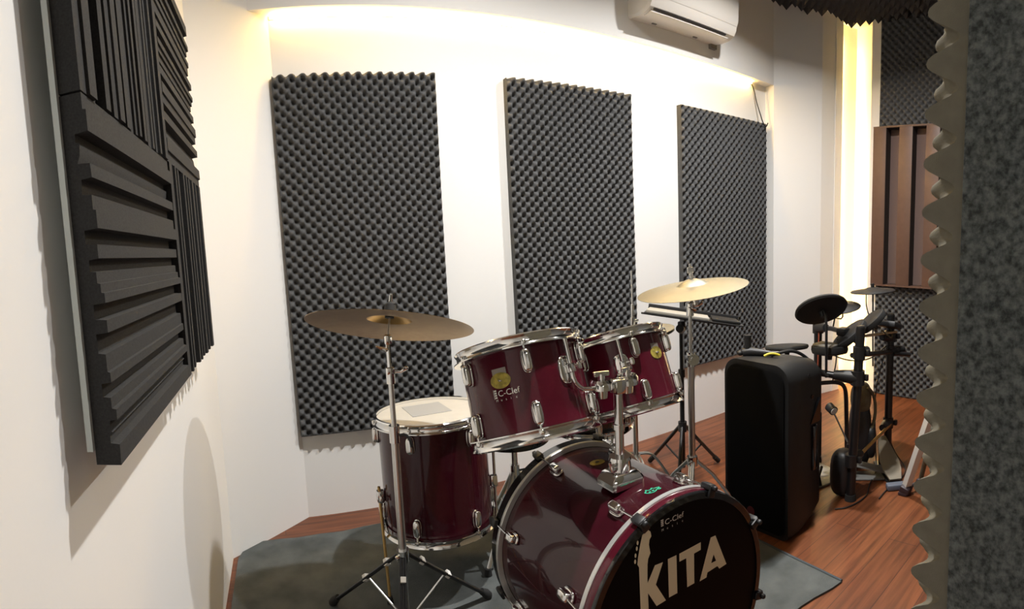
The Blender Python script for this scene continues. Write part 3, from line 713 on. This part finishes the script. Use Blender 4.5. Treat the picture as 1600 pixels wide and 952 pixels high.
for a in (20, 140, 260):
    a = math.radians(a); d = V((math.cos(a), math.sin(a), 0)); q = V((1.235, 1.86, 0))
    obj('basket_arm', MB().tube([q+V((0, 0, .40)), q+d*.13+V((0, 0, .435)), q+d*.193+V((0, 0, .445)), q+d*.197+V((0, 0, .475))], .005, 8), 'chrome', ss)
    lg = obj('leg', MB().tube([q+d*.012+V((0, 0, .26)), q+d*.22+V((0, 0, .02))], .0065, 8), 'satin', ss)
    obj('rubber_foot', MB().cyl(q+d*.22+V((0, 0, .001)), q+d*.22+V((0, 0, .03)), .013, .010, 12), 'rubber', lg)

# drum throne between floor tom and bass drum
tx, ty = .905, 1.93
tr = thing('drum_throne', (tx, ty, .009), 'round black drum throne on a chrome tripod, hidden behind the left rack tom', 'stool')
obj('seat', MB().lathe([(0, .505), (.13, .505), (.148, .495), (.15, .47), (.145, .45), (0, .45)], T((tx, ty, 0), Matrix.Identity(3)), 48), 'blackgl', tr)
obj('post', MB().cyl((tx, ty, .07), (tx, ty, .45), .013, n=18).cyl((tx, ty, .30), (tx, ty, .345), .019, n=18), 'chrome', tr)
obj('wing_screw', MB().tube([(tx+.014, ty-.008, .32), (tx+.036, ty-.02, .325), (tx+.05, ty-.024, .30)], .005, 8, 1).rbox((tx+.05, ty-.024, .31), (.012, .01, .035), .003), 'chrome', tr)
for a in (215, 335, 95):
    a = math.radians(a); d = V((math.cos(a), math.sin(a), 0)); q = V((tx, ty, 0))
    lg = obj('leg', MB().tube([q+d*.014+V((0, 0, .315)), q+d*.235+V((0, 0, .022))], .009, 10), 'satin', tr)
    obj('rubber_foot', MB().cyl(q+d*.235+V((0, 0, .009)), q+d*.235+V((0, 0, .035)), .015, .012, 12), 'rubber', lg)
    obj('brace', MB().tube([q+V((0, 0, .10))+d*.012, q+d*.13+V((0, 0, .16))], .004, 8), 'satin', tr)

# music stand
mx_, my_ = 1.855, 1.965
ms = thing('music_stand', (mx_, my_, 0), 'black tripod music stand with a flat desk behind the pale crash cymbal', 'music stand')
obj('pole', MB().cyl((mx_, my_, .06), (mx_, my_, .55), .012, n=16).cyl((mx_, my_, .5), (mx_, my_, .80), .009, n=14), 'blackmetal', ms)
obj('hub', MB().cyl((mx_, my_, .25), (mx_, my_, .30), .022, n=18), 'black', ms)
obj('collar', MB().cyl((mx_, my_, .53), (mx_, my_, .57), .017, n=16), 'black', ms)
for (fx, fy) in ((2.12, 1.965), (1.86, 2.236), (1.68, 1.82)):
    f = V((fx, fy, .012)); d = (f-V((mx_, my_, .012))).normalized()
    lg = obj('leg', MB().tube([V((mx_, my_, .275))+d*.018, f], .0095, 10), 'blackmetal', ms)
    obj('rubber_foot', MB().tube([f+(V((mx_, my_, .275))-f)*.12, f], .0135, 10), 'rubber', lg)
    obj('brace', MB().tube([V((mx_, my_, .085))+d*.01, V((mx_, my_, .275)).lerp(f, .5)], .005, 8), 'blackmetal', ms)
dx = V((.34, -.335, -.075)).normalized(); dn = V((.05, .06, .99)); dn = (dn-dx*dn.dot(dx)).normalized(); dy = dn.cross(dx); 
dc = V((1.835, 1.855, .846))
DF = Matrix((dx, dy, dn)).transposed()
obj('desk', MB().rbox(dc, (.46, .30, .006), .002, DF), 'black', ms)
obj('ledge', MB().rbox(dc+DF @ V((.0, .15, .014)), (.46, .008, .03), .002, DF), 'black', ms)
obj('tilt_knob', MB().cyl((1.838, 1.945, .775), (1.80, 1.915, .790), .020, n=18).rbox((1.85, 1.955, .79), (.03, .03, .05), .006), 'black', ms)
obj('support_rod', MB().tube([dc+DF @ V((-.25, -.02, -.012)), dc+DF @ V((.2, -.02, -.012))], .005, 8), 'black', ms)
tag_p = MB().rbox(dc+DF @ V((-.075, -.03, .0095)), (.29, .235, .012), .002, DF)
single('sheet_music', tag_p, 'paper', 'stack of pale paper sheets lying on the flat black music stand', 'paper')
single('ring_binder', MB().rbox(dc+DF @ V((.150, -.01, .0105)), (.13, .25, .013), .004, DF), 'cabinet', 'dark booklet at the right end of the music stand desk', 'booklet')

# ------------------------------------------------------------------ loudspeaker
def rrect(cy, cz, w, h, r, x, n=8, rb=None):
    rb = r if rb is None else rb; out = []
    for (sy, sz, a0, q) in ((1, 1, 0, r), (-1, 1, PI/2, r), (-1, -1, PI, rb), (1, -1, 1.5*PI, rb)):
        for k in range(n+1):
            a = a0+PI/2*k/n; out.append(V((x, cy+sy*(w/2-q)+q*math.cos(a), cz+sz*(h/2-q)+q*math.sin(a))))
    return out
SPX, SPY = 1.70, 1.378
sp = thing('loudspeaker', (1.87, SPY, 0), 'large black portable loudspeaker standing on the wooden floor right of the bass drum', 'loudspeaker')
HS = .722
secs = [rrect(SPY, HS/2, .335, HS, .07, SPX+.012, 8, .03), rrect(SPY, HS/2, .345, HS, .075, SPX+.03, 8, .03), rrect(SPY, HS/2, .345, HS, .075, SPX+.10, 8, .03), rrect(SPY-.0, HS/2+.0, .30, HS-.02, .075, SPX+.22, 8, .03), rrect(SPY-.0, HS/2-.004, .25, HS-.05, .07, SPX+.315, 8, .03), rrect(SPY-.0, HS/2-.004, .22, HS-.08, .06, SPX+.325, 8, .03)]
obj('cabinet', MB().loft(secs), 'cabinet', sp, 40)
obj('grille', MB().loft([rrect(SPY, HS/2, .29, HS-.05, .055, SPX+.013, 8, .03), rrect(SPY, HS/2, .30, HS-.04, .06, SPX+.004, 8, .03), rrect(SPY, HS/2, .28, HS-.06, .05, SPX, 8, .025)]), 'grille', sp, 40)
obj('red_reflection', MB().cyl((SPX+.001, 1.392, .085), (SPX-.002, 1.392, .085), .020, n=20), 'redreflect', sp)  # dim red reflection on the grille, painted as a coloured disc
obj('side_handle', MB().rbox((1.925, SPY-.153, .33), (.04, .02, .20), .008, Matrix.Rotation(.17, 3, 'Z')).prism([(0, 0), (.075, .0), (.075, .10)], T((1.89, SPY-.158, .44), Matrix(((1, 0, 0), (0, 0, 1), (0, 1, 0))).transposed()), .015), 'blackgl', sp)
for q in ((1.87, .655), (1.90, .56)): obj('screw_recess', MB().cyl((q[0], SPY-.160, q[1]), (q[0], SPY-.150, q[1]), .009, n=14), 'blackgl', sp)
for fx, fh in ((1.74, .008), (1.96, .024)): obj('foot', MB().box((fx, SPY, fh/2), (.03, .22, fh)), 'rubber', sp)
obj('rear_panel', MB().rbox((2.026, SPY, .33), (.006, .15, .36), .002), 'black', sp)
# black clamp and cables on top of the speaker
cs = thing('stand_clamp', (1.80, 1.50, .72), 'black upright pipe clamp standing on the top left corner of the loudspeaker', 'clamp')
obj('pipe', MB().cyl((1.795, 1.485, .727), (1.795, 1.485, .808), .0155, n=20).cyl((1.795, 1.485, .80), (1.795, 1.485, .809), .017, n=20), 'black', cs)
obj('clamp_arm', MB().tube([(1.785, 1.50, .732), (1.80, 1.47, .738), (1.83, 1.42, .734), (1.86, 1.37, .729)], [.022, .02, .014, .008], 12).ball((1.772, 1.508, .732), (.016, .016, .012), 1, None, 10), 'black', cs)
single('yellow_tape', MB().tube([(1.80, 1.40, .728), (1.815, 1.385, .738), (1.83, 1.37, .738), (1.85, 1.355, .729)], .005, 8, 2), 'yellow', 'loop of yellow tape on top of the loudspeaker', 'tape')
single('speaker_cable', MB().tube([(1.83, 1.385, .7275), (1.88, 1.36, .738), (1.94, 1.345, .735), (2.0, 1.33, .705), (2.06, 1.30, .64), (2.09, 1.26, .60)], .0075, 10, 2), 'cable', 'black cable running across the top of the loudspeaker', 'cable')

# ------------------------------------------------------------------ electronic drum kit
P1, P2, P3 = (2.172, 1.177), (2.655, 1.212), (2.456, 1.545)
ek = thing('electronic_drum_kit', (2.40, 1.30, 0), 'black electronic drum kit with rubber pads on a tube rack, behind the loudspeaker', 'electronic drum kit')
for (x, y), h, lx, ly in ((P1, .823, .022, -.026), (P2, .82, 0, 0), (P3, .80, 0, 0)):
    po = obj('post', MB().cyl((x, y, .012), (x+lx, y+ly, h), .0215, n=24), 'blackmetal', ek)
    obj('end_cap', MB().cyl((x+lx, y+ly, h-.002), (x+lx, y+ly, h+.006), .0205, .018, 24), 'cabinet', po)
    obj('rubber_foot', MB().cyl((x, y, .001), (x, y, .03), .028, .025, 20), 'rubber', po)
def clamp(x, y, z, d=(1, 0, 0), s=1.0):
    d = V(d).normalized()
    return MB().cyl((x, y, z-.03*s), (x, y, z+.03*s), .030*s, n=22).tube([V((x, y, z)), V((x, y, z))+d*.06*s, V((x, y, z))+d*.10*s], [.032*s, .026*s, .020*s], 14).rbox(V((x, y, z))+V((.02, -.034, 0)), (.02, .02, .03), .004)
obj('crossbar', MB().tube([(2.07, 1.58, .635), (2.13, 1.36, .60), (2.172, 1.19, .585)], .016, 14), 'blackmetal', ek)
obj('crossbar', MB().tube([(2.19, 1.19, .688), (2.45, 1.19, .650), (2.64, 1.20, .624)], .0125, 14), 'blackmetal', ek)
obj('crossbar', MB().tube([(2.655, 1.19, .612), (2.73, 1.125, .600)], .0125, 14), 'blackmetal', ek)
obj('crossbar', MB().tube([(2.456, 1.545, .745), (2.38, 1.42, .765), (2.30, 1.295, .770)], .0125, 14), 'blackmetal', ek)
obj('clamp', clamp(P1[0]+.015, P1[1]-.018, .588, (-.12, .35, .02), 1.1), 'black', ek)
obj('clamp', clamp(P1[0]+.019, P1[1]-.022, .705, (.9, .1, -.05), .95), 'black', ek)
obj('clamp', clamp(*P2, .705, (-.9, .0, .1), 1.0), 'black', ek)
obj('clamp', clamp(*P2, .625, (.8, -.5, 0), .9), 'black', ek)
obj('clamp', clamp(*P3, .748, (-.4, -.6, .1), 1.0), 'black', ek)
obj('clamp', clamp(*P2, .225, (-.9, -.1, 0), .95), 'black', ek)
obj('clamp', clamp(*P1, .195, (.9, 0, 0), .95), 'black', ek)
obj('clamp', MB().rbox((2.312, 1.31, .770), (.06, .05, .04), .01), 'black', ek)
bar = obj('brace_bar', MB().tube([(2.195, 1.165, .193), (2.635, 1.19, .226)], .0085, 12), 'goldbar', ek, label='brace bar coloured gold as if warmly lit')  # warm light on the bar is put into its gold colour
def disc_pad(name, c, ax, R, t, label=None, rim=True):
    F = T(c, frame(ax))
    p = obj(name, MB().lathe([(0, t*.5), (R*.92, t*.5), (R*.985, t*.36), (R, 0), (R*.97, -t*.4), (R*.6, -t*.62), (0, -t*.62)], F, 56), 'padgrey', ek, 50, label)
    if rim: obj('rim', MB().lathe([(R*.955, t*.5), (R*1.0, t*.42), (R*1.025, 0), (R*.985, -t*.3), (R*.955, t*.5)], F, 56), 'rubber', p)
    obj('mount', MB().cyl(V(c)-V(ax).normalized()*t*.5, V(c)-V(ax).normalized()*(t*.5+.03), .016, .011, 14), 'black', p)
    return p
disc_pad('tom_pad', (2.165, 1.345, .890), (.38, .53, .8), .124, .020, 'large round pad seen from below')
obj('pad_arm', MB().tube([(2.155, 1.331, .900), (2.140, 1.306, .868), (2.135, 1.298, .82), (2.137, 1.297, .58)], .0065, 10), 'blackmetal', ek)
disc_pad('tom_pad', (2.245, 1.345, .688), (.05, .05, 1), .088, .040, 'low pad beside the front post')
disc_pad('tom_pad', (2.315, 1.272, .757), (-.40, .50, .75), .098, .036, 'steeply tilted pad behind the front post')
disc_pad('tom_pad', (2.455, 1.228, .808), (-.40, .50, .75), .085, .036, 'steeply tilted pad between the two posts')
disc_pad('tom_pad', (2.140, 1.525, .695), (.06, .10, 1), .105, .020, 'flat pad seen edge-on above the loudspeaker')
obj('sound_module', MB().rbox((2.60, 1.19, .775), (.10, .10, .032), .008, Matrix.Rotation(.3, 3, 'Y')), 'black', ek)
def cym_pad(c, ax, R, label):
    F = T(c, frame(ax))
    p = obj('cymbal_pad', MB().lathe([(.005, .020), (.03, .018), (R*.4, .010), (R*.95, .003), (R, -.002), (R*.97, -.006), (R*.4, .001), (.005, .006)], F, 56), 'padgrey', ek, 50, label)
    obj('top_nut', MB().cyl(V(c)+V(ax).normalized()*.016, V(c)+V(ax).normalized()*.040, .010, n=12), 'black', p)
cym_pad((2.640, 1.316, .944), (-.05, .06, 1), .122, 'highest cymbal pad, in front of the brown panel')
cym_pad((2.500, 1.425, .862), (-.22, .0, 1), .100, 'cymbal pad half hidden behind the large pad')
obj('cymbal_rod', MB().tube([(2.642, 1.316, .955), (2.645, 1.308, .53)], .0045, 8), 'blackmetal', ek)
obj('cymbal_rod', MB().tube([(2.502, 1.425, .865), (2.50, 1.42, .81), (2.49, 1.425, .80), (2.47, 1.45, .805), (2.466, 1.46, .75)], .0045, 8), 'blackmetal', ek)
obj('support_leg', MB().tube([(2.20, 1.46, .505), (2.28, 1.41, .505), (2.36, 1.36, .50), (2.395, 1.34, .47), (2.402, 1.335, .40), (2.41, 1.33, .012)], .011, 12, 2), 'blackmetal', ek)
# loose items around it
single('folded_cloth', MB().rbox((2.215, 1.345, .7165), (.085, .11, .014), .006), 'paper', 'small white folded cloth lying on the low pad of the electronic kit', 'cloth')
single('drumstick', MB().tube([(2.40, 1.236, .742), (2.54, 1.205, .737), (2.655, 1.175, .731), (2.66, 1.174, .731)], [.0075, .0075, .0055, .003], 10), 'wood', 'pale wooden drumstick resting across the electronic drum rack', 'drumstick')
def cab(pts, label, m='cable', r=.0032, name='cable'):
    single(name, MB().tube(pts, r, 8, 3), m, label, 'cable', 'cables of the electronic kit')
cab([(2.25, 1.36, .67), (2.35, 1.30, .615), (2.48, 1.24, .605), (2.62, 1.22, .655)], 'thin cable sagging between the pads of the electronic kit')
cab([(2.29, 1.33, .735), (2.25, 1.31, .62), (2.20, 1.30, .56), (2.21, 1.30, .545)], 'thin cable slanting down from the tilted pad to the lower clamp')
cab([(2.61, 1.34, .93), (2.60, 1.335, .86), (2.63, 1.32, .79), (2.645, 1.30, .72)], 'thin cable looping below the highest cymbal pad')
cab([(2.40, 1.28, .745), (2.43, 1.28, .60), (2.45, 1.30, .42), (2.47, 1.32, .30), (2.48, 1.34, .05), (2.5, 1.36, .008)], 'thin cable hanging from the rack in front of the glowing niche')
cab([(2.62, 1.23, .60), (2.58, 1.26, .42), (2.57, 1.25, .20), (2.55, 1.23, .05), (2.50, 1.20, .006), (2.35, 1.17, .005), (2.24, 1.12, .005), (2.10, 1.14, .005), (2.05, 1.19, .005)], 'cable lying in an arc on the floor below the right post')
cab([(2.68, 1.21, .20), (2.70, 1.22, .10), (2.69, 1.16, .02), (2.62, 1.08, .006), (2.50, 1.05, .006), (2.35, 1.07, .006), (2.24, 1.06, .006)], 'cable curling from the right post across the floor to the grey pedal')
cab([(2.44, 1.53, .78), (2.425, 1.52, .72), (2.42, 1.52, .60), (2.43, 1.53, .45)], 'reddish cable running down the rear post of the electronic kit', 'redwire', .004)
cab([(2.64, 1.21, .77), (2.60, 1.17, .70), (2.56, 1.19, .73), (2.50, 1.19, .76)], 'cable bundle tied around the top of the right post', 'bag', .004)
# pedals
def oriented(a, b):
    d = (V(b)-V(a)).normalized(); x = d.cross(V((0, 0, 1))).normalized(); return Matrix((x, d, x.cross(d))).transposed()
hp = thing('hi_hat_pedal', (2.50, 1.13, 0), 'long grey foot pedal with a slate blue heel on the floor, by the right post', 'pedal')
a, b = V((2.39, 1.035, .016)), V((2.62, 1.235, .15)); R3 = oriented(a, b); Lg = (b-a).length
obj('footboard', MB().prism([(-.030, .03), (-.048, .10), (-.050, .16), (-.022, Lg), (.022, Lg), (.050, .16), (.048, .10), (.030, .03)], T(a, R3), .010), 'pedal', hp)
obj('heel_plate', MB().rbox((2.385, 1.028, .016), (.115, .045, .028), .006, Matrix.Rotation(math.atan2(.2, .23)-PI/2+.0, 3, 'Z')), 'pedalblue', hp)
obj('base_plate', MB().rbox((2.52, 1.15, .006), (.07, .30, .010), .003, Matrix.Rotation(math.atan2(.2, .23)-PI/2, 3, 'Z')), 'black', hp)
obj('toe_support', MB().box((2.60, 1.217, .065), (.03, .03, .13)), 'black', hp)
kp = thing('kick_pedal', (2.36, 1.33, 0), 'kick pedal with a round white-faced beater beside the loudspeaker', 'pedal')
obj('beater_rod', MB().cyl((2.372, 1.30, .18), (2.356, 1.392, .352), .0045, n=10), 'chrome', kp)
obj('beater', MB().cyl((2.362, 1.415, .362), (2.345, 1.375, .348), .024, .024, 22), 'black', kp)
obj('beater_face', MB().cyl((2.345, 1.375, .348), (2.3437, 1.372, .347), .019, .017, 22), 'white', kp)
obj('frame', MB().tube([(2.33, 1.27, .012), (2.34, 1.285, .19), (2.40, 1.32, .19), (2.41, 1.335, .012)], .010, 10), 'black', kp)
obj('footboard', MB().rbox((2.45, 1.235, .05), (.075, .24, .010), .003, oriented((2.50, 1.10, .02), (2.37, 1.31, .08))), 'pedalgrey', kp)
obj('base_plate', MB().rbox((2.42, 1.25, .006), (.10, .30, .009), .003, oriented((2.50, 1.10, 0), (2.37, 1.31, 0))), 'pedalgrey', kp)
kt = thing('kick_pad', (2.31, 1.45, 0), 'black kick drum pad tower on a pale metal base behind the loudspeaker', 'electronic drum pad')
obj('tower', MB().rbox((2.33, 1.50, .20), (.11, .05, .25), .012, Matrix.Rotation(-.3, 3, 'Z')), 'black', kt)
obj('base_plate', MB().rbox((2.30, 1.44, .007), (.22, .22, .012), .004, Matrix.Rotation(-.3, 3, 'Z')), 'pedalgrey', kt)
obj('strut', MB().tube([(2.27, 1.48, .30), (2.20, 1.36, .012)], .008, 8).tube([(2.24, 1.40, .02), (2.16, 1.33, .13)], .007, 8), 'blackmetal', kt)
# bag leaning behind the front post
bgk = thing('backpack', (2.53, 1.31, 0), 'olive and black cloth bag slumped behind the front post of the electronic kit', 'bag')
obj('bag_body', MB().ball((2.53, 1.32, .185), (.075, .062, .185), .72, Matrix.Rotation(.5, 3, 'Z')), 'black', bgk)
obj('bag_top', MB().ball((2.525, 1.315, .385), (.066, .056, .085), .8, Matrix.Rotation(.5, 3, 'Z') @ Matrix.Rotation(.12, 3, 'Y')), 'bag', bgk)
obj('strap', MB().tube([(2.50, 1.26, .45), (2.545, 1.245, .40), (2.555, 1.24, .30), (2.52, 1.245, .22)], .009, 8, 2), 'bag', bgk)
obj('pocket', MB().ball((2.545, 1.262, .15), (.055, .03, .09), .7, Matrix.Rotation(.5, 3, 'Z')), 'black', bgk)
# black pedal case at the foot of the front post
single('cable_bag', MB().ball((2.20, 1.235, .115), (.06, .055, .112), .65), 'black', 'small black soft bag slumped against the foot of the front post', 'bag')
# pale tube stand at the right
wp = thing('tube_stand', (2.354, .972, 0), 'pale painted tube with a dark clamp foot leaning beside the doorway foam', 'stand')
a = V((2.354, .972, .03)); b = V((2.19, .715, .74))
obj('tube', MB().box(a.lerp(b, .5), (.034, .030, (b-a).length), frame(b-a, (1, -.6, 0))), 'pole', wp)
obj('clamp_foot', MB().rbox((2.352, .970, .026), (.06, .05, .05), .010, frame(b-a)).cyl((2.36, .965, .03), (2.41, .93, .045), .008, n=10).ball((2.415, .928, .045), (.010, .016, .016), .8, None, 8).rbox((2.345, .978, .0085), (.045, .045, .016), .004), 'plum', wp)
obj('rear_tube', MB().tube([(2.47, .945, .012), (2.19, .715, .74)], .012, 10), 'bag', wp)

# ------------------------------------------------------------------ lights, world, camera
def lamp(name, loc, power, size, col=(1, 1, 1), rot=(0, 0, 0), shape='DISK'):
    l = bpy.data.lights.new(name, 'AREA'); l.shape = shape; l.size = size; l.energy = power; l.spread = math.radians(152); l.color = col
    o = bpy.data.objects.new(name, l); COL.objects.link(o); o.location = loc; o.rotation_euler = rot
    return o
lamp('downlight', (.95, 1.25, 2.84), 40, .075, (1, .985, .962))
lamp('downlight', (2.35, 1.38, 2.84), 40, .075, (1, .985, .962))
lamp('hall_fill', (.3, -.8, 2.84), 5, .3, (1, .96, .9))  # added fill lamp in the unseen hall, no such source known
w = bpy.data.worlds.new('room_world'); SC.world = w; w.use_nodes = True
w.node_tree.nodes['Background'].inputs[0].default_value = (.02, .02, .02, 1)

cd = bpy.data.cameras.new('camera'); co = bpy.data.objects.new('camera', cd); COL.objects.link(co)
R = ((0.8978019953313177, 0.431966829195582, 0.08576850035892819), (-0.4377697180100483, 0.896603830824348, 0.0667775751619269), (-0.04805466858180726, -0.09749989244003775, 0.9940747053424475))
Mx = Matrix([[R[i][0], R[i][2], -R[i][1]] for i in range(3)]).to_4x4(); Mx.translation = (0, 0, EYE)
co.matrix_world = Mx
FPX = 859.15                                   # the photograph is a phone panorama: a cylinder, 859 px per radian
cd.type = 'PANO'; cd.panorama_type = 'CENTRAL_CYLINDRICAL'
cd.central_cylindrical_range_u_min = -800/FPX; cd.central_cylindrical_range_u_max = 800/FPX
cd.central_cylindrical_range_v_min = (462.335-952)/FPX; cd.central_cylindrical_range_v_max = 462.335/FPX
cd.central_cylindrical_radius = 1.0
cd.clip_start = .01
SC.camera = co
vs_ = SC.view_settings
vs_.view_transform = 'Standard'; vs_.look = 'None'; vs_.gamma = 1; vs_.use_curve_mapping = False
vs_.exposure = 0.22
